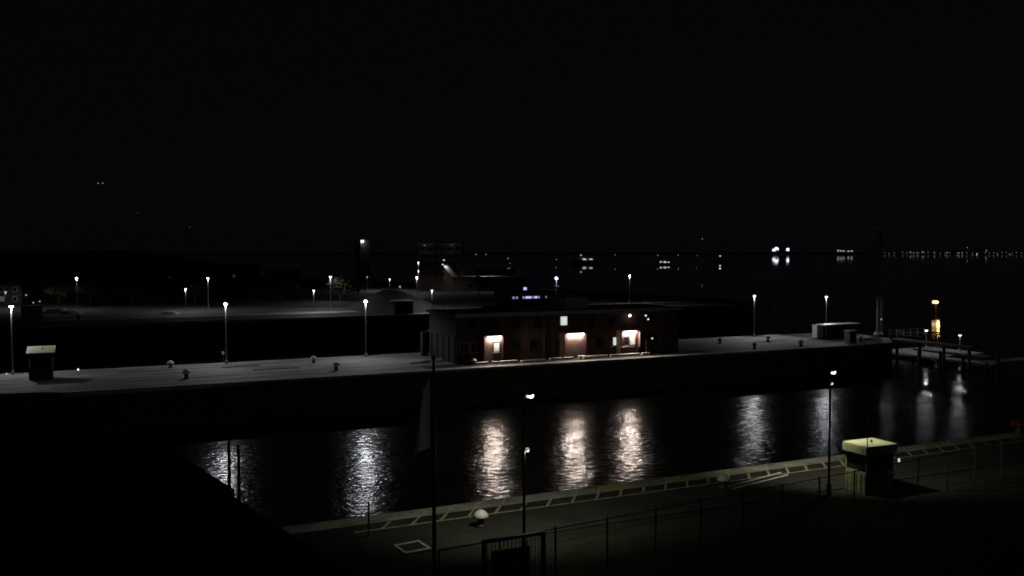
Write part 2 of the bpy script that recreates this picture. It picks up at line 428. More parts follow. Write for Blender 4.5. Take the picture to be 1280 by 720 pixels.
# ------------------------------------------------------------------ brick control building on the island
YF = 95.3
def X_(px, Y=YF): return atY(px, 400, Y).x
def Z_(px, py, Y=YF): return atY(px, py, Y).z
BX0, BX1 = X_(571), X_(848)
roofz = 9.75
bld = thing('control_building', 'long two storey brick building on the island with three lit wall bays', 'building', (0, 0, 0))
b = MB(); b.box(BX0, BX1, YF, 104.5, QZ, roofz - .25); b.build('wall', brick_m, bld)
b = MB(); b.box(BX0 - .35, BX1 + .35, YF - .4, 104.9, roofz - .249, roofz + .05); rf = b.build('roof', roofing, bld)
b = MB(); b.box(BX0 - .37, BX1 + .37, YF - .46, YF - .403, roofz - .33, roofz + .12); b.build('fascia', galv, rf)
b = MB(); b.box(X_(722), X_(750), 98.5, 103, roofz + .05, roofz + 1.5); b.build('stair_head', render_m, rf)
b = MB(); b.box(X_(722) - .2, X_(750) + .2, 98.3, 103.2, roofz + 1.5, roofz + 1.65); b.build('stair_head_roof', roofing, rf)
for i in range(5):
    y = YF + .4 + i * 1.95
    b = MB(); b.box(BX0 - .18, BX0 - .063, y, y + .45, QZ, 7.1); b.build('pilaster', shaded_m, bld)
b = MB(); b.box(BX0 - .28, BX0 - .004, YF + .1, 104.6, 7.102, 7.3); b.build('string_course', shaded_m, bld)
b = MB(); b.box(BX0 - .06, BX0 - .003, YF, 104.5, QZ, roofz - .252); b.build('end_shade_skin', shaded_end_m, bld)  # added dark skin, its colour stands for the end wall's shade
b = MB(); b.box(BX0 - .9, BX0 - .1, 104.7, 105.5, QZ, 7.0, bev=.03); b.build('flue_box', shaded_m, bld)
def window(px0, px1, py0, py1, pane, Y=YF, par=bld, sill=True, mull=1, fm=white):
    x0, x1 = X_(px0, Y), X_(px1, Y); pc = (px0 + px1) / 2
    z1, z0 = Z_(pc, py0, Y), Z_(pc, py1, Y)
    fr = MB(); t = .07
    fr.box(x0, x1, Y - .06, Y - .003, z1 - t, z1); fr.box(x0, x1, Y - .06, Y - .003, z0, z0 + t)
    fr.box(x0, x0 + t, Y - .06, Y - .003, z0 + t, z1 - t); fr.box(x1 - t, x1, Y - .06, Y - .003, z0 + t, z1 - t)
    for i in range(mull):
        xm = x0 + (x1 - x0) * (i + 1) / (mull + 1)
        fr.box(xm - .025, xm + .025, Y - .055, Y - .003, z0 + t, z1 - t)
    f = fr.build('window', fm, par)
    p = MB(); p.box(x0 + t, x1 - t, Y - .03, Y - .004, z0 + t, z1 - t); p.build('pane', pane, f)
    if sill:
        s = MB(); s.box(x0 - .12, x1 + .12, Y - .16, Y - .002, z0 - .13, z0 - .01); s.build('sill', kerb_m if pane is not glass else shaded_m, f)  # unlit windows take the shaded sill colour
    return f
# three projecting bays with a canopy lamp each
BY = YF - .75
for px0, px1, l0, l1, ly in ((604, 629, 609, 626, 422.5), (704.5, 733, 709, 729, 419), (775.5, 798, 779, 795, 416)):
    x0, x1 = X_(px0, BY), X_(px1, BY)
    zt = Z_((l0 + l1) / 2, ly - 3, BY)
    b = MB(); b.box(x0, x1, BY, YF - .003, QZ, zt); bay = b.build('bay', brick_m, bld)
    b = MB(); b.box(x0 - .25, x1 + .25, BY - .5, YF - .004, zt + .002, zt + .12); b.build('canopy', steel, bay)
    b = MB(); b.box(x0 - .16, x0 - .003, BY - .38, YF - .005, QZ, zt - .001); b.build('light_fin', brick_m, bay)  # fin added to keep lamp light off the wall beside it
    if px0 > 770:
      b = MB(); b.box(x1 + .003, x1 + .16, BY - .38, YF - .005, QZ + 1.0, zt - .001); b.build('light_fin', brick_m, bay)
    a0, a1 = X_(l0, BY), X_(l1, BY)
    b = MB(); b.box(a0 - .06, a1 + .06, BY - .26, BY - .06, zt - .06, zt - .001); wl = b.build('wall_lamp', galv, bld)
    b = MB(); b.box(a0, a1, BY - .22, BY - .10, zt - .30, zt - .062); b.build('lens', e_warm, wl)
    for k in range(3): light(bld, (a0 + (a1 - a0) * (k + .5) / 3, BY - .15, zt - .36), 16, (1, .84, .71), .07)
window(616.5, 624.5, 427, 440, e_window2, BY - .0, mull=0, fm=steel)
window(780.5, 786, 421, 431, glass, BY, sill=False, mull=0, fm=steel)
window(787.5, 793.5, 421, 431, e_window2, BY, sill=False, mull=0)
b = MB(); b.box(X_(776, BY), X_(793, BY), BY - .12, BY - .003, Z_(785, 434, BY), Z_(785, 432.6, BY)); b.build('bay_sill', kerb_m, bld)
# windows in the wall plane
window(588, 601, 428, 441, glass, YF, mull=1, fm=galv)
window(574, 585, 428.5, 441.5, glass, YF, mull=1, fm=galv)
window(700, 709.3, 395, 407, e_window, YF, sill=False, mull=0)
window(694, 703.3, 425, 436.5, glass, YF, mull=0, fm=steel)
window(765.7, 773.5, 421, 432, e_window, YF, mull=0, fm=steel)
for px in (585, 612, 640, 668, 735, 760):
    window(px, px + 9, 397.5 - (px - 640) * .015, 409.5 - (px - 640) * .015, glass, YF, mull=1, fm=steel)
for px in (640, 662, 745):
    window(px, px + 10, 426 - (px - 640) * .04, 438 - (px - 640) * .05, glass, YF, mull=1, fm=steel)
window(803, 817, 389.5, 402, glass, YF, mull=1, fm=steel)
window(804, 822, 418, 430, glass, YF, mull=2, fm=steel)
window(828, 840, 390, 401, glass, YF, mull=1, fm=steel)
b = MB(); x0 = X_(798.6); b.box(x0, x0 + .95, YF - .06, YF - .003, QZ + .02, QZ + 2.15); dr = b.build('door', steel, bld)
b = MB(); b.tube((x0 + .82, YF - .12, QZ + 1.05), (x0 + .82, YF - .06, QZ + 1.05), .03, .03, 8); b.build('handle', galv, dr)
b = MB(); x0 = X_(801.5); b.box(x0, x0 + .13, YF - 1.1, YF - .95, QZ, QZ + 1.9); b.build('door_post', white, bld)
def wall_spot(px, py, r, e, Y=YF):
    p = atY(px, py, Y - .25)
    if e is e_spot: light(bld, (p.x, Y - .36, p.z), .5, (.95, .97, 1), .1)
    b = MB(); b.tube((p.x, Y - .003, p.z + .02), (p.x, Y - .2, p.z + .02), .05, r * .9, 10); w = b.build('wall_spotlight', galv, bld)
    b = MB(); b.tube((p.x, Y - .203, p.z), (p.x, Y - .26, p.z - .02), r, r * .8, 10); b.build('lens', e, w)
e_spot = emit('wall_spot', (.95, .97, 1.0), 3.5); e_spot2 = emit('wall_spot_dim', (.9, .95, 1.0), .9)
wall_spot(787.5, 394.5, .19, e_spot); wall_spot(807.5, 394.5, .14, e_spot2); wall_spot(810.5, 399, .13, e_spot2); wall_spot(815.5, 423, .12, e_spot2)  # upper dim pair stands in for room lights behind the window
for px in (680, 753):
    b = MB(); x = X_(px); b.tube((x, YF - .07, QZ + .1), (x, YF - .07, roofz - .35), .05, .05, 8); b.build('downpipe', steel, bld)

# kerb stones in front of the wall
GK = 'pale kerb stones along the brick building'
for i, (a, c, py, lab) in enumerate((
    (594, 611, 452.3, 'pale kerb stone under the left lit bay, first of its row'),
    (615, 624, 450.8, 'pale kerb stone in front of the left lit bay, right of the first stone'),
    (626, 648, 450.2, 'long pale kerb stone just right of the left lit bay'),
    (652, 684, 448.8, 'dim long kerb stone between the left and middle lit bays'),
    (688, 703, 447.4, 'pale kerb stone left of the middle lit bay'),
    (705, 717, 446.6, 'pale kerb stone in front of the middle lit bay'),
    (736, 760, 445.4, 'dim kerb stone right of the paired blocks'),
    (764, 776, 443.6, 'pale kerb stone left of the right lit bay'),
    (777, 800, 443, 'pale kerb stone in front of the right lit bay'),
    (803, 813, 442, 'dim pale kerb stone right of the door'))):
    y = 93.75; q0, q1 = atY(a, py, y), atY(c, py, y)
    b = MB(); b.box(q0.x, q1.x, y, y + .35, 0, .3 if a != 652 else .2, bev=.03)
    o = b.build('kerb_stone', kerb_m); o.location = (0, 0, QZ); tag(o, lab, 'kerb stone', GK)
for px, py, lab in ((727, 444.5, 'pale concrete block in front of the middle lit bay, nearer the wall'), (732.5, 448, 'pale concrete block in front of the middle lit bay, nearer the water')):
    yb = 93.7 if py < 446 else 92.9; q = Vector((atY(px, py, yb).x, yb, QZ)); b = MB(); b.box(-.4, .4, -.25, .25, 0, .42, bev=.05); o = b.build('concrete_block', kerb_m); o.location = q; tag(o, lab, 'block', 'paired concrete blocks')

# ------------------------------------------------------------------ mooring bollards
def bollard_proto():
    t = thing('mooring_bollard', 'x', 'bollard')
    b = MB(); b.lathe([(.26, 0), (.26, .05), (.17, .12), (.15, .36), (.2, .42)], 18); b.build('stem', steel, t, True)
    b = MB(); b.lathe([(.21, .40), (.32, .43), (.36, .47), (.31, .58), (.22, .68), (.10, .75), (.03, .77)], 20); b.build('head', white, t, True)
    return t
BOL = bollard_proto(); bu = [False]
def bollard(px, py, label, group, s=1.0, hm=None, p=None):
    t = BOL if not bu[0] else copy_tree(BOL); bu[0] = True
    s *= 1.12 if group == GB else 1.0
    t.location = p or G(px, py); t.scale = (s, s, s); t['label'] = label; t['group'] = group
    if hm:
        for c in t.children:
            if c.name.startswith('head'): c.data = c.data.copy(); c.data.materials[0] = hm
    return t
GN, GB = 'white topped bollards on the near quay', 'white topped bollards on the island'
bollard(601, 658, 'white topped bollard on the near quay, the nearer one left of the lamp post', GN, 1.05)
bollard(904, 610, 'white topped bollard on the near quay beside the two bright pipes', GN, 1.0)
bollard(213, 460, 'white topped bollard on the island left of the island lamp, at the rear edge', GB, 1.0)
bollard(233, 473, 'white topped bollard on the island left of the island lamp, near the front edge', GB, 1.15)
bollard(392, 454, 'white topped bollard at the rear edge of the island left of the brick building', GB, 1.0)
bollard(420, 463, 'white topped bollard near the front edge of the island left of the brick building', GB, 1.1)
bollard(960, 427, 'white topped bollard on the island right of the brick building, the farther from the shelter', GB, 1.0)
bollard(1001, 433, 'white topped bollard on the island in front of the flat roofed shelter', GB, 1.1)
bollard(1075, 427, 'white topped bollard at the end of the island by the mooring stage', GB, 1.0)
q = atY(592, 452, 93.9); bollard(592, 452, 'white topped bollard at the left foot of the brick building', GB, .9, None, (q.x, 93.9, QZ))
bollard(943, 435, 'all dark bollard near the front edge right of the brick building', 'dark bollards on the island', 1.0, black)
bollard(900, 429, 'all dark bollard at the rear just right of the brick building', 'dark bollards on the island', 1.0, black)
p = G(1274, 544); bollard(0, 0, 'red painted bollard on the near quay edge at the right margin', 'red quay bollard', 1.55, red, (p.x, 41.3, QZ + .03))
p = G(98, 401); bollard(0, 0, 'white topped bollard on the far bank quay at left', 'far bank bollard', 1.5, None, (p.x, p.y, QZ))
# small signal post on the island rear edge
t = thing('signal_post', 'short grey post with a pale square top on the island by the bright lamp', 'post', G(279, 453))
b = MB(); b.tube((0, 0, 0), (0, 0, 1.0), .06, .06, 8); b.build('post', steel, t)
b = MB(); b.box(-.16, .16, -.06, .06, .95, 1.3, bev=.02); b.build('plate', white, t)
# a flat slab of paving frames and a fallen ladder-like grating on the island
for px, py, w, d, lab in ((300, 458.5, 4.2, .5, 'long pale steel grating lying on the island right of the bright lamp'), (345, 461.5, 5.0, .35, 'second pale steel grating lying nearer the front edge of the island')):
    q = G(px, py); b = MB(); b.box(-w / 2, w / 2, -d / 2, -d / 2 + .08, 0, .08); b.box(-w / 2, w / 2, d / 2 - .08, d / 2, 0, .08)
    n = int(w / .35)
    for i in range(n): b.box(-w / 2 + .1 + i * .35, -w / 2 + .16 + i * .35, -d / 2 + .08, d / 2 - .08, .01, .06)
    o = b.build('steel_grating', galv); o.location = q; tag(o, lab, 'grating', 'gratings on the island')
q = G(530, 452.5); b = MB()
rr = random.Random(4)
for i in range(14):
    x, y = rr.uniform(-2.2, 2.2), rr.uniform(-.8, .8); b.box(x - .5, x + .5, y - .2, y + .2, 0, rr.uniform(.08, .3), bev=.03)
o = b.build('slab_pile', kerb_m); o.location = q; tag(o, 'low pile of pale paving slabs at the left foot of the brick building', 'slab pile')

# ------------------------------------------------------------------ kiosk huts
lit_roof_m = mat('lit_roof_sheet', (.78, .80, .46), .6, noise=.08, nscale=2)  # lit look of the island hut roof put into the sheet colour
hut_wall = mat('hut_wall_paint', (.36, .375, .20), .7, noise=.25, nscale=1.5); shaded_hut_m = mat('shaded_hut_wall', (.05, .05, .045), .9, noise=.3)  # second, dark colour has the island hut's wall shade painted in
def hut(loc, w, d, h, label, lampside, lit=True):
    wallm = hut_wall if lit else shaded_hut_m
    t = thing('quay_hut', label, 'hut', loc, 0, 'small flat roofed huts on the quays')
    b = MB(); b.box(.12, w - .12, .12, d - .12, 0, h * .46); b.build('lower_wall', wallm, t)
    b = MB(); b.box(.16, w - .16, .16, d - .16, h * .46, h * .83); b.build('window_band', glass, t)
    for x in (.10, w - .2):
        for y in (.10, d - .2):
            q = MB(); q.box(x, x + .1, y, y + .1, h * .461, h * .829); q.build('corner_post', wallm if lit else white, t)
    b = MB()
    for i in range(5): b.box(.06, .118, .2 + i * (d - .5) / 4, .26 + i * (d - .5) / 4, .1, h * .42)
    b.build('wall_rib', wallm, t)
    b = MB(); b.box(0, w, 0, d, h * .83, h - .03); rf = b.build('roof', cream if lit else shaded_hut_m, t)
    b = MB()
    if lit: b.box(.015, w - .015, .015, d - .015, h - .029, h + .02)
    else:                    # mono-pitch sheet, higher at the back
        b.bm.free(); b.bm = bmesh.new()
        lo = [b.bm.verts.new(q) for q in ((-.12, -.12, h - .02), (w + .12, -.12, h - .02), (w + .12, d + .12, h + .46), (-.12, d + .12, h + .46))]
        hi = [b.bm.verts.new(v.co + Vector((0, 0, .07))) for v in lo]
        b.bm.faces.new(lo[::-1]); b.bm.faces.new(hi)
        for k in range(4): b.bm.faces.new((lo[k], lo[(k + 1) % 4], hi[(k + 1) % 4], hi[k]))
    b.build('roof_sheet', cream if lit else lit_roof_m, rf)
    b = MB(); b.tube((w * .55, d * .5, h + .03), (w * .55, d * .5, h + .16 + (0 if lit else .3)), .07, .05, 8); b.build('vent', steel, rf)
    if lit:
        b = MB()
        for i in range(9): b.box(-.03, -.003, .12 + i * (d - .3) / 8, .17 + i * (d - .3) / 8, h * .835, h - .06)
        b.build('fascia_rib', hut_wall, rf)
    if lampside:
        b = MB(); b.box(w + .002, w + .1, -.02, .12, h * .62, h * .70); wl = b.build('wall_lamp', galv, t)
        b = MB(); b.box(w + .01, w + .12, -.08, -.021, h * .63, h * .70); b.build('lens', emit('hut_lamp', (.95, 1, .95), .55), wl); light(t, (w + .25, -.2, h * .62), .03, (.95, 1, .95), .06)
    return t
hut((36.95, 34.3, QZ - .02), 2.2, 1.75, 2.62, 'small pale flat roofed hut on the near quay with a dark window band', True)
ph = G(35, 476); hut((ph.x, ph.y, QZ), 2.35, 2.0, 2.75, 'small flat roofed hut with a lit roof edge on the left part of the island', False, False)
# a steel pole in front of the near hut
ps = G(1083, 622); t = thing('signal_pole', 'thin dark pole standing in front of the small near hut', 'pole', ps)
dd = (ps - EYE).dot(FW); zt = D(1083, 521, dd).z
b = MB(); b.tube((0, 0, 0), (0, 0, zt - QZ), .035, .025, 8); b.build('pole', steel, t)
b = MB(); b.ball((0, 0, zt - QZ), .05); b.build('finial', steel, t)

# ------------------------------------------------------------------ near-quay furniture
for a, c, lab in (((905, 611), (976, 592), 'bright steel pipe lying on the near quay, the one nearer the water'), ((917, 612), (985, 595), 'bright steel pipe lying on the near quay, the one nearer the grass')):
    q0, q1 = G(*a), G(*c); b = MB(); L = (q1 - q0).length
    b.tube((0, 0, .06), (L, 0, .06), .036, .036, 10)
    o = b.build('steel_pipe', pipe_glint_m); o.location = q0; o.rotation_euler.z = math.atan2(q1.y - q0.y, q1.x - q0.x)
    tag(o, lab, 'pipe', 'steel pipes on the near quay')
for i, (y, lab) in enumerate(((36.75, 'worn rail set in the near quay, the one nearer the grass'), (37.75, 'worn rail set in the near quay, the one nearer the water'))):
    b = MB(); b.box(14, 120, -.035, .035, -.05, .012); o = b.build('rail', steel); o.location = (0, y, QZ); tag(o, lab, 'rail', 'rails set in the near quay')
q = G(515, 684); t = thing('inspection_hatch', 'square pale framed hatch cover in the grass of the near side at left', 'hatch', (q.x, q.y, QZ - .02), .12)
b = MB(); w = .62
for s in ((-w, w, -w, -w + .1), (-w, w, w - .1, w), (-w, -w + .1, -w + .1, w - .1), (w - .1, w, -w + .1, w - .1)): b.box(*s, -.1, .06)
b.build('frame', kerb_m, t)
b = MB(); b.box(-w + .102, w - .102, -w + .102, w - .102, -.1, .03); b.build('cover', steel, t)
# a mooring ring frame over the edge
q = G(840, 592); t = thing('ladder_hoop', 'small dark ladder hoop over the near quay edge beside the right yellow mark', 'ladder', (q.x, 42.1, QZ + .03))
b = MB()
for x in (-.22, .22):
    pr = Vector((x, -.5, 0))
    for i in range(1, 9):
        a = PI * i / 8; qn = Vector((x, -.28 - .22 * math.cos(a), .32 * math.sin(a))); b.tube(pr, qn, .025, .025, 6); pr = qn
    b.tube((x, -.03, -.02), (x, .03, -3.2), .025, .025, 6)
b.build('stringer', steel, t)
b = MB()
for i in range(10): b.tube((-.22, .02, -.3 - i * .3), (.22, .02, -.3 - i * .3), .018, .018, 6)
b.build('rung', steel, t)

# the wire fence beyond the grass and the gate
GF = 'wire fence panels on the near verge'
fx = [11.2 + 2.55 * i for i in range(15)]
def fy(x): return 30.6 + .10 * (x - 15)
t = thing('wire_fence', 'dark wire fence on steel posts running across the grass of the near side', 'fence', (0, 0, QZ - .02))
for x in fx:
    b = MB(); b.tube((x, fy(x), 0), (x, fy(x), 2.1), .04, .04, 8); b.tube((x, fy(x), 2.1), (x, fy(x), 2.13), .05, .03, 8); b.build('post', steel, t)
for z in (.3, .9, 1.5, 2.05):
    b = MB(); b.tube((fx[0], fy(fx[0]), z), (fx[-1], fy(fx[-1]), z), .008 if z < 2 else .022, None, 6); b.build('wire' if z < 2 else 'top_rail', steel, t)
b = MB()
for i in range(int((fx[-1] - fx[0]) / .12)):
    x = fx[0] + .12 * i
    b.tube((x, fy(x), .1), (x, fy(x), 2.04), .0035, None, 4)
b.build('wire_infill', steel, t)
# lone post at left
q = G(461, 672); t = thing('marker_post', 'lone thin dark post at the left end of the lit near quay', 'post', q)
b = MB(); b.tube((0, 0, 0), (0, 0, 1.65), .055, .045, 8); b.build('post', steel, t)
b = MB(); b.lathe([(.10, 0), (.1, .05), (.06, .08)], 10); b.build('foot', steel, t)
# gate close to the camera
gq = D(605, 720, 31); g2 = D(679, 712, 32)
yaw = math.atan2(g2.y - gq.y, g2.x - gq.x); W = math.hypot(g2.x - gq.x, g2.y - gq.y); ztop = D(640, 668, 31.5).z - QZ
t = thing('steel_gate', 'dark steel gate frame with a board panel at the bottom of the view', 'gate', (gq.x, gq.y, QZ - .02), yaw)
for x in (0, W):
    b = MB(); b.box(x - .07, x + .07, -.07, .07, 0, ztop, bev=.01); b.build('gate_post', black, t)
b = MB(); b.box(.071, W - .071, -.06, .06, ztop - .12, ztop - .005); b.build('top_bar', black, t)
b = MB(); b.box(.30, W - .55, -.03, .03, .35, ztop - .45); b.build('board_panel', concrete, t)
b = MB()
for i in range(14): x = .071 + (W - .142) * (i + .5) / 14; b.tube((x, .045, .1), (x, .045, ztop - .125), .012, None, 6)
b.build('bars', black, t)

# flagpole with a limp flag
fp = D(543, 738, 33.5); t = thing('flagpole', 'tall dark pole in the foreground rising in front of the island', 'pole', (fp.x, fp.y, QZ - .02))
fh = D(543, 447, 33.5).z - QZ
b = MB(); b.tube((0, 0, 0), (0, 0, fh), .085, .055, 12); b.build('pole', steel, t)
b = MB(); b.ball((0, 0, fh + .05), .09); b.build('finial', galv, t)
b = MB(); b.lathe([(.2, 0), (.2, .12), (.11, .3)], 12); b.build('base_sleeve', galv, t)
z1 = D(543, 468, 33.5).z - QZ; z0 = D(543, 556, 33.5).z - QZ
b = MB(); NX, NZ = 16, 20; V = []
for i in range(NX + 1):
    row = []
    for j in range(NZ + 1):
        u, v = i / NX, j / NZ
        wd = .10 + .62 * u * (.35 + .65 * v)
        z = z1 - (z1 - z0) * v - .5 * u * (1 - .35 * v)
        row.append(b.bm.verts.new((-.06 - wd * RT.x * 1, -wd * RT.y + .10 * math.sin(9 * u + 2.5 * v) * u, z)))
    V.append(row)
for i in range(NX):
    for j in range(NZ): b.bm.faces.new((V[i][j], V[i + 1][j], V[i + 1][j + 1], V[i][j + 1]))
fl = b.build('flag', flag_m, None, True); fl.location = (fp.x, fp.y, QZ - .02)
tag(fl, 'limp grey flag hanging from the tall foreground pole', 'flag')

# dark foreground shed whose flat roof hides the lower left
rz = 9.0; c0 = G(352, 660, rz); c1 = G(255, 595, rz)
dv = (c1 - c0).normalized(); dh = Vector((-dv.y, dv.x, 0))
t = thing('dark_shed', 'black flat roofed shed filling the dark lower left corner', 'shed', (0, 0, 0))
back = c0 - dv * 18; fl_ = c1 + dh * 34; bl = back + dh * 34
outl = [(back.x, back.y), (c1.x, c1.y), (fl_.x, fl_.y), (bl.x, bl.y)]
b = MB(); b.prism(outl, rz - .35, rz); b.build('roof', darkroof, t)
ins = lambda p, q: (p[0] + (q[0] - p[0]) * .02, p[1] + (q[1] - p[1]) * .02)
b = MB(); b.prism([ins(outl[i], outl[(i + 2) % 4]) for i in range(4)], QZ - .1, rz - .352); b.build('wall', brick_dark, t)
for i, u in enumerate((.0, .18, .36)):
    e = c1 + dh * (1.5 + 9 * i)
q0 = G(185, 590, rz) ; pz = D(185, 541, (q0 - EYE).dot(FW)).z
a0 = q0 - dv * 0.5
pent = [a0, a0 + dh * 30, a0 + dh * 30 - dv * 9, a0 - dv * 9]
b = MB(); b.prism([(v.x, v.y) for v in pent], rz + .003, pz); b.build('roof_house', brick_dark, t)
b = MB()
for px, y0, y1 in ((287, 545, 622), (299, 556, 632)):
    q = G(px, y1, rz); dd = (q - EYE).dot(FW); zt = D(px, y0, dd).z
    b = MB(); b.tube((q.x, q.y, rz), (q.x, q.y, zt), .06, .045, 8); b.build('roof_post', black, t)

# marker stakes in the dark grass
for a, c, lab in (((1046, 706), (1057, 693), 'short leaning reddish stake in the dark grass, the left of two'), ((1110, 717), (1119, 704), 'short leaning reddish stake in the dark grass, the right of two')):
    q = G(*a); e = D(c[0], c[1], (q - EYE).dot(FW)) - q
    b = MB(); b.tube((0, 0, 0), e, .03, .03, 6); t = b.build('marker_stake', red); t.location = q; tag(t, lab, 'stake', 'leaning stakes in the grass')
    b = MB(); b.tube(e * .55, e * .8, .034, .034, 6); b.build('reflector_band', white, t)

# ------------------------------------------------------------------ right end of the island: shelter, boxes, mast, lock gate
q0 = G(1033, 424); q1 = G(1067, 421); Wd = q1.x - q0.x
t = thing('flat_roofed_shelter', 'open flat roofed shelter on the right end of the island', 'shelter', (q0.x, q0.y, QZ))
b = MB(); b.box(-.2, Wd + .2, -.2, 1.9, 2.0, 2.16); b.build('roof', galv, t)
b = MB(); b.box(0, Wd, 1.6, 1.75, 0, 1.997); b.build('back_wall', shaded_m, t)  # shelter's shaded interior put into the wall colour
for x in (0, Wd / 2, Wd - .12):
    b = MB(); b.box(x, x + .12, 0, .12, 0, 1.997); b.build('post', steel, t)
b = MB(); b.box(.3, Wd - .3, 1.1, 1.599, .4, .48); b.build('bench', steel, t)
q = G(1022, 423); t = thing('equipment_cabinet', 'tall pale equipment cabinet left of the flat roofed shelter', 'cabinet', q)
b = MB(); b.box(-.6, .6, -.5, .5, .12, 2.0, bev=.03); b.build('body', white, t)
b = MB(); b.box(-.5, .5, -.4, .4, 0, .12); b.build('plinth', concrete, t)
b = MB(); b.box(-.02, .02, -.52, -.502, .25, 1.9); b.build('door_seam', steel, t)
b = MB(); b.box(-.68, .68, -.58, .58, 2.002, 2.07); b.build('cap', galv, t)
q = G(1063, 429); t = thing('control_cabinet', 'grey control cabinet with a pale lid in front of the shelter', 'cabinet', q)
b = MB(); b.box(-.7, .7, -.5, .5, 0, 1.75, bev=.02); b.build('body', render_m, t)
b = MB(); b.box(-.78, .78, -.58, .58, 1.752, 1.85); b.build('lid', white, t)
b = MB(); b.box(-.55, .55, -.525, -.503, .2, 1.6); b.build('door', steel, t)
mast_m = mat('mast_paint', (.10, .10, .10), .7, noise=.2)
# mast
q = G(1098, 419); dd = (q - EYE).dot(FW); mh = D(1098, 290, dd).z - QZ
t = thing('tall_mast', 'tall thin grey mast at the right end of the island', 'mast', q)
b = MB(); b.tube((0, 0, 0), (0, 0, mh), .36, .28, 14); b.build('shaft', mast_m, t)
b = MB(); b.lathe([(.7, 0), (.7, .25), (.45, .5)], 14); b.build('foot', concrete, t)
b = MB()
for sx in (-.2, .2): b.tube((sx, -.62, .4), (sx, -.52, mh), .03, None, 6)
for k in range(int(mh / .4)): b.tube((-.2, -.6, .5 + .4 * k), (.2, -.6, .5 + .4 * k), .018, None, 5)
b.build('ladder', galv, t)
b = MB(); b.box(-.7, .7, -.7, .7, mh, mh + .08); b.build('top_platform', steel, t)
b = MB(); b.box(-1.0, 1.0, -.1, .1, mh + .5, mh + .7); b.tube((0, 0, mh + .08), (0, 0, mh + .5), .08, .08, 8); b.build('radar_bar', white, t)
stage_m = mat('stage_planking', (.10, .10, .09), .9, noise=.5, nscale=.8, stretch=(1, .2, 1))
# stepped mooring stage at the island head: three railed walkways at falling heights on piles
t = thing('mooring_stage', 'stepped low mooring stage of three walkways on piles at the island head', 'mooring stage', (0, 0, 0))
for x0, x1, y0, y1, z in ((108.3, 109.5, 83, 96.4, 4.0), (111.2, 112.5, 82.5, 95, 2.5), (114, 116.6, 84, 99, 1.1)):
    b = MB(); b.box(x0, x1, y0, y1, z - .3, z); w = b.build('walkway', stage_m, t)
    b = MB()
    n = int((y1 - y0) / 2)
    for i in range(n + 1): b.tube((x1 - .08, y0 + .1 + 2 * i, z), (x1 - .08, y0 + .1 + 2 * i, z + 1.05), .025, None, 6)
    for zz in (.55, 1.05): b.tube((x1 - .08, y0, z + zz), (x1 - .08, y1, z + zz), .022, None, 6)
    b.build('railing', steel, w)
    for i in range(4):
        yy = y0 + .6 + (y1 - y0 - 1.2) * i / 3
        b = MB(); b.tube(((x0 + x1) / 2, yy, -4), ((x0 + x1) / 2, yy, z - .302), .22, .22, 10); b.build('pile', bark, t)
b = MB(); b.box(116.603, 128, 95.5, 106, .5, .9); b.build('pontoon', stage_m, t)
# posts by the island end (bundle of grey railing)
q = G(1112, 421); t = thing('guard_railing', 'grey guard railing on the island end beside the mooring stage', 'railing', (q.x, q.y, QZ - .02))
for i in range(6):
    b = MB(); b.tube((i * 1.5, 0, 0), (i * 1.5, 0, 1.1), .05, None, 8); b.build('post', galv, t)
for z in (.5, 1.05):
    b = MB(); b.tube((0, 0, z), (7.5, 0, z), .03, None, 6); b.build('rail', galv, t)
# low mooring jetty to the right
q = G(1245, 453, 2.5)
t = thing('mooring_jetty', 'low timber jetty on piles beyond the island head at the right edge', 'jetty', (q.x, q.y, 0))
b = MB(); b.box(0, 45, 0, 2.2, 2.2, 2.5); b.build('deck', concrete, t)
for i in range(8):
    b = MB(); b.tube((.8 + 6 * i, .3, -4), (.8 + 6 * i, .3, 3.3), .22, .2, 10); b.build('pile', bark, t)
# low lamps by the gate
for px, py, d, lab in ((1158, 413, 148, 'low lamp post just left of the orange reflection beyond the island head'), (1200, 419, 144, 'low lamp post right of the orange reflection, standing on the low pontoon')):
    p = D(px, py, d); lamp((p.x, p.y, p.z), lab, e_w3 if px == 1200 else e_white2, 'low lamps on the pontoon', ground=.9, I=2.5 if px == 1200 else .2)
# orange navigation light on a dolphin
p = D(1169, 378, 246); t = thing('light_beacon', 'round yellow navigation light on a dark pile beyond the island head', 'beacon', (p.x, p.y, 0))
b = MB(); b.tube((0, 0, -5), (0, 0, p.z - .4), .5, .35, 12); b.build('pile', steel, t)
b = MB(); b.lathe([(.75, p.z - .4), (.75, p.z - .3)], 16); b.build('platform', steel, t)
b = MB(); b.ball((0, 0, p.z + .1), .55, 1.5, 1.5, 1.0, sub=2); b.build('lens', e_sodium, t); light(t, (0, -1.1, p.z), 20, (1, .50, .14), .35)
b = MB(); b.lathe([(.62, p.z + .52), (.5, p.z + .6), (.1, p.z + .75)], 14); b.build('cap', steel, t)

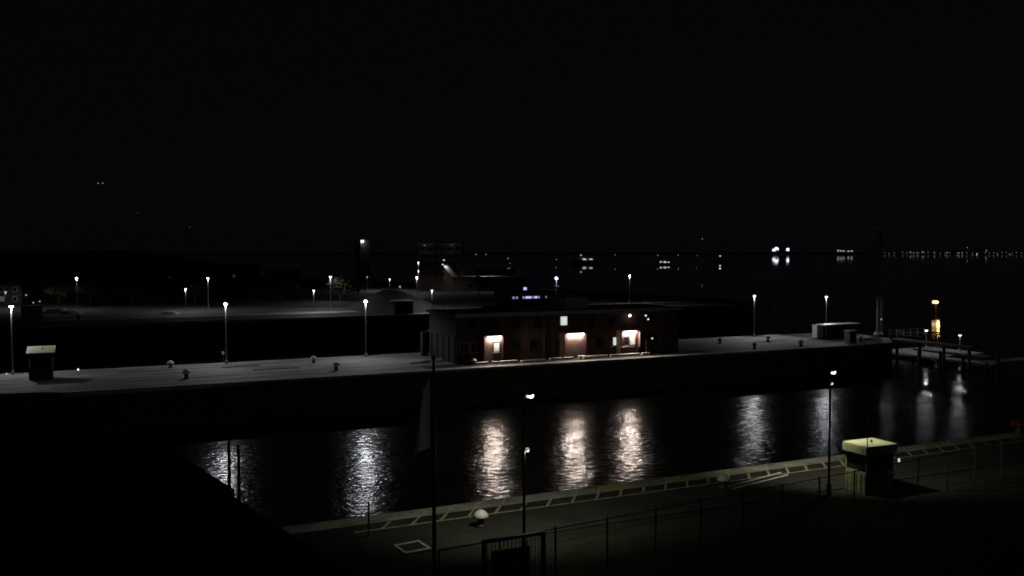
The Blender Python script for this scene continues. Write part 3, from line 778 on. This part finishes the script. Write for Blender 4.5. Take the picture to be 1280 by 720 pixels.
# ------------------------------------------------------------------ boat in the second chamber, behind the brick building
bp_ = D(666, 372, 132)
t = thing('harbour_boat', 'dark harbour boat with a row of bluish lit wheelhouse windows behind the brick building', 'boat', (bp_.x, bp_.y + 3, 0))
prof = [(-15, -2.4), (-14, -3.2), (4, -3.4), (11, -2.2), (15, 0), (11, 2.2), (4, 3.4), (-14, 3.2), (-15, 2.4)]
b = MB(); b.prism([(x * .97, y * .9) for x, y in prof], -1.2, 1.4); b.prism(prof, 1.4, 2.6); b.build('hull', hull_m, t)
b = MB(); b.box(-9, 6, -2.6, 2.6, 2.601, 5.6, bev=.1); b.build('deckhouse', hull_m, t)
b = MB(); b.box(-6, 4.5, -2.4, 2.4, 5.601, 8.8, bev=.1); b.build('upper_deckhouse', hull_m, t)
zc = bp_.z
b = MB(); b.box(-4, 4, -2.2, 2.2, 8.801, zc + .9, bev=.08); wh = b.build('wheelhouse', hull_m, t)
b = MB(); b.box(-4.2, 4.2, -2.4, 2.4, zc + .902, zc + 1.05); b.build('wheelhouse_roof', hull_m, t)
zw = zc
def bx(px): return atY(px, 372, bp_.y + 3 - 2.22).x - (bp_.x)
e_b1 = emit('wheelhouse_dim', (.45, .47, .85), .45); e_b2 = emit('wheelhouse_white', (.85, .86, 1), .7)
for a, c, em in ((640.6, 643.4, e_b1), (645, 647.4, e_b1), (653.2, 656.4, e_b1), (657.2, 660.8, e_bridge), (661.4, 664, e_bridge), (665.4, 667.6, e_b1), (668.4, 671.4, e_bridge), (672.4, 674.6, e_b1), (682, 683.2, e_b1), (686.8, 690, e_b2)):
    b = MB(); b.box(bx(a), bx(c), -2.26, -2.203, zw - .16, zw + .16); w = b.build('window', em, wh)
b = MB(); b.box(bx(658), bx(662), -1.2, -.6, zc + 1.06, zc + 1.5); sl = b.build('searchlight', galv, t)
b = MB(); b.box(bx(658) + .02, bx(662) - .02, -1.26, -1.202, zc + 1.1, zc + 1.46); b.build('lens', e_bridge, sl)
mp = D(697, 348, (Vector((bp_.x + 3.4, bp_.y + 3, 0)) - EYE).dot(FW))
lx = mp.x - bp_.x
b = MB(); b.tube((lx, 0, 5.6), (lx, 0, mp.z - .2), .1, .06, 8); ms = b.build('mast', white, t)
b = MB(); b.ball((lx, 0, mp.z), .28, sub=1); b.build('mast_light', e_blue, ms); light(t, (lx, -.4, mp.z), 4, (.7, .72, 1), .15)
b = MB(); b.tube((lx, -1.0, mp.z - 1.2), (lx, 1.0, mp.z - 1.2), .04, None, 6); b.build('crosstree', white, ms)

# ------------------------------------------------------------------ far bank buildings and trees
bc = D(550, 350, 300)
t = thing('banded_building', 'tall brick building on the far bank with pale horizontal bands', 'building', (bc.x, bc.y, QZ), math.radians(-25))
b = MB(); b.box(-7.4, 7.4, 0, 12, 0, 15.4); b.build('wall', brick_dark, t)
for z, th in ((15.401, .5), (12.6, .4), (10.0, .35)):
    b = MB(); b.box(-7.6, 7.6, -.25, 12.2 if z > 15 else -.003, z, z + th); b.build('band', render_m, t)
for r in (11.0, 13.6, 8.2, 5.2):
    for i in range(6):
        x = -6.4 + 2.3 * i; b = MB(); b.box(x, x + 1.2, -.08, -.003, r, r + 1.0); f = b.build('window', glass, t)
b = MB(); b.xprism([(1.2, 8.6), (3.0, 8.8), (6.2, 4.6), (4.2, 4.6)], -2.6, -.3); b.build('covered_stair', white, t)
b = MB(); b.box(6.0, 30, -2.4, 5, 0, 4.5); b.build('low_wing', brick_dark, t)
b = MB(); b.box(5.8, 30.2, -2.7, 5.2, 4.501, 4.8); b.build('low_wing_roof', render_m, t)
for lx_, lz in ((1.6, 10.2), (1.2, 8.7)):
    b = MB(); b.tube((lx_, -.3, lz), (lx_, -3.4, lz + .3), .05, None, 6); w = b.build('floodlight', galv, t)
    b = MB(); b.box(lx_ - .25, lx_ + .25, -3.6, -3.2, lz - .05, lz + .24); b.build('lens', emit('flood', (.9, .92, 1), 1.0), w)
    if lz < 9: light(t, (lx_ + .3, -3.5, lz - .2), 9, (.9, .92, 1), .1, 75, .5, (.45, .7, -.6))
for x in (-5, 4):
    b = MB(); b.tube((x, -.2, 15.2), (x, -2.2, 15.5), .04, None, 6); w = b.build('added_facade_lamp', steel, t)  # lamps added to make the pale bands visible
    b = MB(); b.box(x - .2, x + .2, -2.4, -2.2, 15.2, 15.3); b.build('lens', emit('facade', (1, .92, .85), .25), w); light(t, (x, -2.4, 15.1), .6, (1, .92, .85), .1)
# control tower with a lit balcony
q = D(453, 330, 340)
t = thing('control_tower', 'dark tower on the far bank with one lamp and a lit gallery', 'tower', (q.x, q.y, QZ), .3)
zt = D(453, 300, 340).z - QZ; zb = D(453, 323, 340).z - QZ
b = MB(); b.box(-2, 2, -2, 2, 0, zb - .3); b.build('shaft', concrete, t)
b = MB(); b.box(-2.9, 2.9, -2.9, 2.9, zb - .3, zb); b.build('gallery', white, t)
b = MB(); b.box(-2.2, 2.2, -2.2, 2.2, zb + .001, zt); b.build('cabin', render_m, t)
b = MB(); b.box(-2.4, 2.4, -2.4, 2.4, zt + .001, zt + .3); b.build('roof', steel, t)
b = MB(); b.box(-2.0, -1.2, -2.9, -2.3, zt - .9, zt - .2); b.build('lamp', e_spot, t); light(t, (-1.6, -3.4, zt - .5), 1, (1, 1, 1), .1)
# houses
slate_h = mat('weathered_boards', (.05, .048, .044), .9, noise=.35, nscale=1.0)
def house(p, w, d, h, roof, label, yaw=0, wins=()):
    t = thing('house', label, 'house', (p[0], p[1], QZ - .06), yaw, 'houses on the far bank')
    b = MB(); b.box(-w / 2, w / 2, 0, d, 0, h); b.build('wall', slate_h, t)
    b = MB(); b.bm.free(); b.bm = bmesh.new()
    pts = [(-.4, h), (d + .4, h), (d / 2, h + roof)]
    a = [b.bm.verts.new((-w / 2 - .3, y, z + .002)) for y, z in pts]; c = [b.bm.verts.new((w / 2 + .3, y, z + .002)) for y, z in pts]
    b.bm.faces.new(a); b.bm.faces.new(c[::-1])
    for i in range(3): j = (i + 1) % 3; b.bm.faces.new((a[i], c[i], c[j], a[j]))
    r = b.build('roof', tile, t)
    b = MB(); b.box(w * .2, w * .2 + .7, d * .45, d * .45 + .6, h + roof * .6, h + roof + .9); b.build('chimney', brick_dark, r)
    n = max(2, int(w / 3))
    for i in range(n):
        x = -w / 2 + w * (i + .5) / n
        for zf in ((.35,) if h < 4.5 else (.22, .68)):
            lit = (i, zf) in wins
            b = MB(); b.box(x - .55, x + .55, -.06, -.003, h * zf, h * zf + 1.2); f = b.build('window', white, t)
            b = MB(); b.box(x - .47, x + .47, -.075, -.061, h * zf + .08, h * zf + 1.12); b.build('pane', e_house if lit else glass, f)
    return t
for px, d, w, dep, h, rf, lab, wi in (
    (2, 215, 9, 7, 5.0, 2.5, 'pale house at the left edge of the far bank beside a dim lamp', ((1, .22),)),
    (226, 300, 11, 8, 5.6, 3, 'dark house on the far bank behind the short lamp post', ((0, .68), (2, .22))),
    (298, 310, 12, 8, 6.0, 3, 'dark house on the far bank right of the tall lamp, with faint windows', ((1, .68), (3, .22))),
    (352, 300, 10, 8, 4.0, 3, 'low dark house on the far bank left of the bright streak of ground', ((0, .35),)),
    (620, 330, 14, 8, 4.2, 2.5, 'low dark house on the far bank hidden partly by the brick building roof', ())):
    p = D(px, 350, d); house(p, w, dep, h, rf, lab, math.radians(-20), wi)
# shed with a lit roof edge by the quay
q0 = G(499, 394); q1 = G(521, 393)
t = thing('quay_shed', 'small dark shed with a lit roof edge on the far bank quay by the embankment', 'shed', (q0.x, q0.y + 3, QZ))
w = q1.x - q0.x
b = MB(); b.box(0, w, 0, 3, 0, 2.6); b.build('wall', brick_dark, t)
b = MB(); b.box(-.2, w + .2, -.3, 3.2, 2.601, 2.8); b.build('roof', white, t)
for x in (.5, w - 1.6):
    b = MB(); b.box(x, x + 1.1, -.05, -.003, .1, 2.1); b.build('door', steel, t)
# work cabin with lamps at far left
q = G(40, 399); t = thing('work_cabin', 'small work cabin with faint lamps on the far bank at left', 'cabin', (q.x, q.y, QZ), .1)
b = MB(); b.box(-1.8, 1.8, 0, 2.4, 0, 2.5); b.build('wall', render_m, t)
b = MB(); b.box(-2, 2, -.2, 2.6, 2.501, 2.65); b.build('roof', white, t)
b = MB(); b.box(-.5, .5, -.06, -.003, .9, 1.7); b.build('window', glass, t)
b = MB(); b.tube((-.9, .3, 2.65), (-.9, .3, 4.6), .05, None, 6); mm = b.build('lamp_mast', galv, t)
for lx_, lz in ((-.9, 4.6), (.3, 3.1), (1.4, 3.3)):
    b = MB(); b.box(lx_ - .14, lx_ + .14, .1, .4, lz, lz + .2); b.build('lamp', e_faint if lx_ < 0 else emit('cabin_lamp', (.95, .95, .85), .35), mm)
# low pale heaps on the far bank at left
for k, (px, py, w_, lab) in enumerate(((72, 391, 2.4, 'low pale heap of gravel on the far bank at left, the largest of three'), (88, 392, 1.8, 'low pale heap on the far bank between the largest heap and the pale bollard'), (212, 392, 1.6, 'small pale heap on the far bank under the short lamp post'))):
    q = G(px, py); b = MB(); rr_ = random.Random(k + 40); rings = []
    for i in range(5):
        f = i / 4; r_ = w_ * (1 - f * .92)
        rings.append([b.bm.verts.new((r_ * math.cos(2 * PI * j / 14) * 1.4 * (1 + rr_.uniform(-.1, .1)), r_ * math.sin(2 * PI * j / 14) * (1 + rr_.uniform(-.1, .1)), w_ * .42 * math.sin(f * PI / 2) * (1 + rr_.uniform(-.06, .06)))) for j in range(14)])
    for p_, q_ in zip(rings, rings[1:]):
        for j in range(14): b.bm.faces.new((p_[j], p_[(j + 1) % 14], q_[(j + 1) % 14], q_[j]))
    b.bm.faces.new(rings[-1])
    o = b.build('gravel_heap', kerb_m); o.location = (q.x, q.y, QZ - .06); tag(o, lab, 'heap', 'heaps on the far bank')
# trees
def tree(p, h, r, label, seed):
    rnd = random.Random(seed)
    t = thing('tree', label, 'tree', (p[0], p[1], QZ - .1), 0, 'dark trees on the far bank')
    b = MB(); b.tube((0, 0, 0), (.1, 0, h * .45), .22, .15, 8); b.tube((.1, 0, h * .45), (.2, .1, h * .85), .15, .05, 7)
    tips = []
    for i in range(7):
        a = rnd.uniform(0, 6.28); z = h * rnd.uniform(.35, .6); e = Vector((math.cos(a) * r * .7, math.sin(a) * r * .7, z + h * rnd.uniform(.12, .3)))
        b.tube((.1, 0, z), e, .09, .03, 6); tips.append(e)
    tips.append(Vector((.2, .1, h * .9)))
    b.build('trunk', bark, t)
    c = bmesh.new()
    for e in tips:
        for _ in range(90):
            q = e + Vector((rnd.gauss(0, r * .28), rnd.gauss(0, r * .28), rnd.gauss(0, h * .09)))
            s = rnd.uniform(.18, .38); n = Vector((rnd.uniform(-1, 1), rnd.uniform(-1, 1), rnd.uniform(-1, 1))).normalized()
            u = n.orthogonal().normalized(); w = n.cross(u)
            c.faces.new([c.verts.new(q + u * s), c.verts.new(q + w * s * .6), c.verts.new(q - u * s), c.verts.new(q - w * s * .6)])
    m = MB(); m.bm.free(); m.bm = c; m.build('crown', leaf_m, t)
TL = ['dark bushy tree on the far bank between the left lamp and the cabin', 'dark tree on the far bank just right of the leftmost tall lamp', 'low spreading tree on the far bank midway between the two tall left lamps',
      'tall dark tree on the far bank left of the short lamp post', 'dark tree on the far bank below the short lamp post', 'dark tree on the far bank right of the island lamp',
      'dark tree on the far bank left of the lit streak of ground', 'dark tree behind the tall lamp above the lit ground', 'dark tree left of the embankment', 'dark tree behind the roof of the brick building at left']
for i, (px, d, h, r) in enumerate(((72, 212, 5, 2.6), (112, 214, 5.5, 3), (165, 216, 7, 3.4), (205, 222, 9, 3.5), (243, 218, 6, 3), (315, 222, 7, 3.2), (352, 225, 6.5, 3), (425, 235, 7, 3), (447, 228, 6.5, 2.8), (598, 236, 7, 3))):
    p = D(px, 350, d); tree(p, h, r, TL[i], i + 11)
# tall radio masts far left with faint lights
for px, py, d, n, lab in ((125.5, 229, 900, 2, 'tall far mast at left with a pair of faint lights, the highest'), (172, 266, 950, 1, 'tall far mast at left with one faint light, the middle one in height'), (237, 284, 950, 1, 'tall far mast with one very faint light, the lowest of three')):
    p = D(px, py, d); t = thing('radio_mast', lab, 'mast', (p.x, p.y, 0), 0, 'radio masts on the hill')
    b = MB(); b.tube((0, 0, 0), (0, 0, p.z), .4, .2, 8); b.build('shaft', steel, t)
    b = MB(); b.tube((-2.6 * RT.x, -2.6 * RT.y, p.z), (2.6 * RT.x, 2.6 * RT.y, p.z), .15, None, 6); b.build('crossarm', steel, t)
    for i in range(n):
        o = 0 if n == 1 else (-2.3 if i == 0 else 2.3)
        b = MB(); b.ball((RT.x * o, RT.y * o, p.z), .62, sub=1); b.build('beacon', emit('mast_light', (.9, .9, 1), .30 if n == 2 else .06), t)

# ------------------------------------------------------------------ far vessels and shore lights
def ship(px, d, L, hh, label, lights, e, hw=None, sup=True):
    p = D(px, 315, d); yaw = AZ - PI / 2
    t = thing('moored_ship', label, 'ship', (p.x, p.y, 0), yaw, 'vessels lying far out on the water')
    W = L * .16
    pr = [(-L / 2, -W / 2), (L * .36, -W / 2), (L / 2, 0), (L * .36, W / 2), (-L / 2, W / 2)]
    b = MB(); b.prism([(x * .97, y * .85) for x, y in pr], -1, hh * .25); b.prism(pr, hh * .25, hh * .45); b.build('hull', hull_m, t)
    b = MB(); b.box(-L * .38, L * .22, -W * .4, W * .4, hh * .451, hh * .8, bev=.05); b.build('superstructure', white, t)
    b = MB(); b.box(-L * .2, L * .05, -W * .3, W * .3, hh * .801, hh, bev=.05); b.build('bridge', white, t)
    b = MB(); b.tube((-L * .1, 0, hh), (-L * .1, 0, hh * 1.6), L * .006, None, 6); b.build('mast', white, t)
    for lx_, py, w, h in lights:      # px offsets from centre, py of light, size in px
        q = D(px + lx_, py, d) ; loc = Matrix.Rotation(-yaw, 3, 'Z') @ Vector((q.x - p.x, q.y - p.y, 0))
        s = d / F
        b = MB(); b.box(loc.x - w * s / 2, loc.x + w * s / 2, -W * .52, -W * .42, q.z - h * s / 2, q.z + h * s / 2); b.build('deck_light', e, t)
    return t
e_s1 = emit('ship_windows', (.95, .95, 1), .7); e_s2 = emit('ship_windows_blue', (.8, .82, 1), 2.2)
ship(729, 1300, 38, 9, 'moored ship with two lit window rows on the water above the brick building', [(1.5, 324, 4, 1.2), (9.5, 324, 4, 1.2), (-3, 319, 2, .8)], e_s1)
ship(829, 1180, 22, 6, 'small vessel with three bluish deck lights reflected in the water', [(-3, 327.5, 2.4, 1.2), (2, 327.6, 3.0, 1.6), (6.5, 327.8, 2.4, 1.0)], e_s1)
ship(900, 1500, 22, 7, 'small dark vessel with one mast light right of the bluish deck lights', [(0, 320, 2, 1.2)], e_s1)
e_s4 = emit('ship_lights_small', (.92, .94, 1), .45)
e_s3 = emit('ship_flood', (.80, .80, 1), 2.6)
ship(969, 5200, 90, 36, 'far ship with bright blue white floodlights on the horizon, the left of the pair', [(-2, 312.6, 3.2, 2.2), (1, 310.4, 3.6, 2.4), (3, 311.6, 1.6, 1.4)], e_s3)
ship(984.5, 5200, 60, 32, 'far ship with bright blue white floodlights on the horizon, the right of the pair', [(0, 311.8, 3.0, 3.0)], e_s3)
ship(1056, 5600, 110, 28, 'far long ship with a row of small lights on the horizon left of the mast', [(-9, 313.2, 2.2, 1.4), (-5.5, 313.4, 2.0, 1.2), (-2, 313.8, 1.8, 1.0), (4, 314, 2.2, 1.2), (8, 313.8, 2.2, 1.3)], e_s4)
e_shore = emit('shore_lamp_dim', (1, .93, .82), .4)
def shore_light(px, py, d, label, group, e, s=1.0, ground=0.0):
    p = D(px, py, d); t = thing('shore_light', label, 'shore light', (p.x, p.y, ground), 0, group)
    k = d / F * s
    b = MB(); b.tube((0, 0, 0), (0, 0, max(p.z - ground, .5)), k * .12, k * .08, 6); b.build('pole', steel, t)
    b = MB(); b.ball((0, 0, p.z - ground), k * .48, sub=1); b.build('lamp', e, t)
    return t
GH = 'shore lights along the horizon at right'
LB = 'tiny shore light on the horizon to the right of the tall mast'
for px, py, s in ((1138, 315, 1), (1142, 316, .8), (1146, 316, .8), (1153, 315, 1.1), (1168, 315.5, .8), (1184, 315.8, .9), (1198.5, 316.3, 1), (1203, 316.5, .7), (1209, 309.5, .7), (1221, 317.5, 1.2), (1231, 319, 1.2), (1233, 313, 1), (1247, 317, .7), (1262, 318, .8)):
    shore_light(px, py, 6200, LB, GH, e_s1, s)
rs = random.Random(9)
for i in range(26):
    shore_light(1106 + i * 6.9 + rs.uniform(-2, 2), 316.2 + rs.uniform(-.6, .6), 6200, LB, GH, e_faint if i % 3 else e_shore, .75)
GM = 'lights on the far bank of the water above the brick building'
for px, py, d, s, e, lab in ((595, 318, 1300, 1, e_s1, 'small far light above the brick building left, the left of a level pair'), (607.5, 318, 1300, 1, e_s1, 'small far light above the brick building left, the right of a level pair'),
    (635, 323, 1300, 1.2, e_s1, 'far light above another fainter one, left of the moored ship'), (637.5, 329, 1100, .9, e_faint, 'fainter far light just below a brighter one, left of the moored ship'),
    (695.5, 324.5, 1300, .8, e_s1, 'small far light above the bluish mast light of the boat'), (769, 318.5, 1500, .8, e_s1, 'single small far light right of the moored ship'),
    (822, 319, 1500, .9, e_s1, 'small far light above the vessel with bluish deck lights'), (848, 319, 1500, .9, e_s1, 'small far light right of the vessel with bluish deck lights'),
    (871, 319.5, 1500, .7, e_faint, 'faint far light under the high single light'), (878, 298.5, 1500, .8, e_s1, 'single far light standing high above the others on a tall post')):
    shore_light(px, py, d, lab, GM, e, s)
p = D(900, 331.5, 1000); shore_light(900, 332, 1000, 'low bright light on the water under the small dark vessel', 'buoy lights on the water', e_s2, 1.4)
p = D(824, 334, 950)

# ------------------------------------------------------------------ world, moonlight, camera, render settings
w = bpy.data.worlds.new('World'); sc.world = w; w.use_nodes = True
nt = w.node_tree; bg = nt.nodes['Background']
sky = nt.nodes.new('ShaderNodeTexSky'); sky.sky_type = 'NISHITA'; sky.sun_disc = False
sky.sun_elevation = math.radians(8); sky.sun_rotation = math.radians(230)
mx = nt.nodes.new('ShaderNodeMix'); mx.data_type = 'RGBA'; mx.inputs['Factor'].default_value = .75
mx.inputs['B'].default_value = (5.0, 4.8, 7.6, 1)          # night sky tint, faint town glow
nt.links.new(sky.outputs[0], mx.inputs['A']); nt.links.new(mx.outputs['Result'], bg.inputs['Color']); bg.inputs['Strength'].default_value = .00036
sun = bpy.data.lights.new('moon', 'SUN'); sun.energy = .0015; sun.angle = math.radians(.5); sun.color = (.8, .87, 1)
so = bpy.data.objects.new('moon', sun); C.objects.link(so); so.rotation_euler = (math.radians(60), 0, math.radians(40))

cam = bpy.data.cameras.new('camera'); co = bpy.data.objects.new('camera', cam); C.objects.link(co)
cam.sensor_width = 36; cam.lens = 36 * F / 1280; cam.clip_end = 60000; cam.clip_start = .1
co.matrix_world = Matrix.Translation(EYE) @ Matrix((RT, UP, -FW)).transposed().to_4x4()
sc.camera = co
sc.view_settings.view_transform = 'Standard'; sc.view_settings.look = 'None'
sc.view_settings.exposure = 0; sc.view_settings.gamma = 1; sc.view_settings.use_curve_mapping = False
cy = sc.cycles
cy.use_light_tree = True; cy.caustics_reflective = False; cy.caustics_refractive = False
cy.max_bounces = 5; cy.diffuse_bounces = 2; cy.glossy_bounces = 3; cy.sample_clamp_indirect = .25
cy.use_denoising = DENOISE; cy.filter_width = 1.8
try: cy.denoiser = 'OPENIMAGEDENOISE'; cy.denoising_prefilter = 'ACCURATE'
except Exception: pass
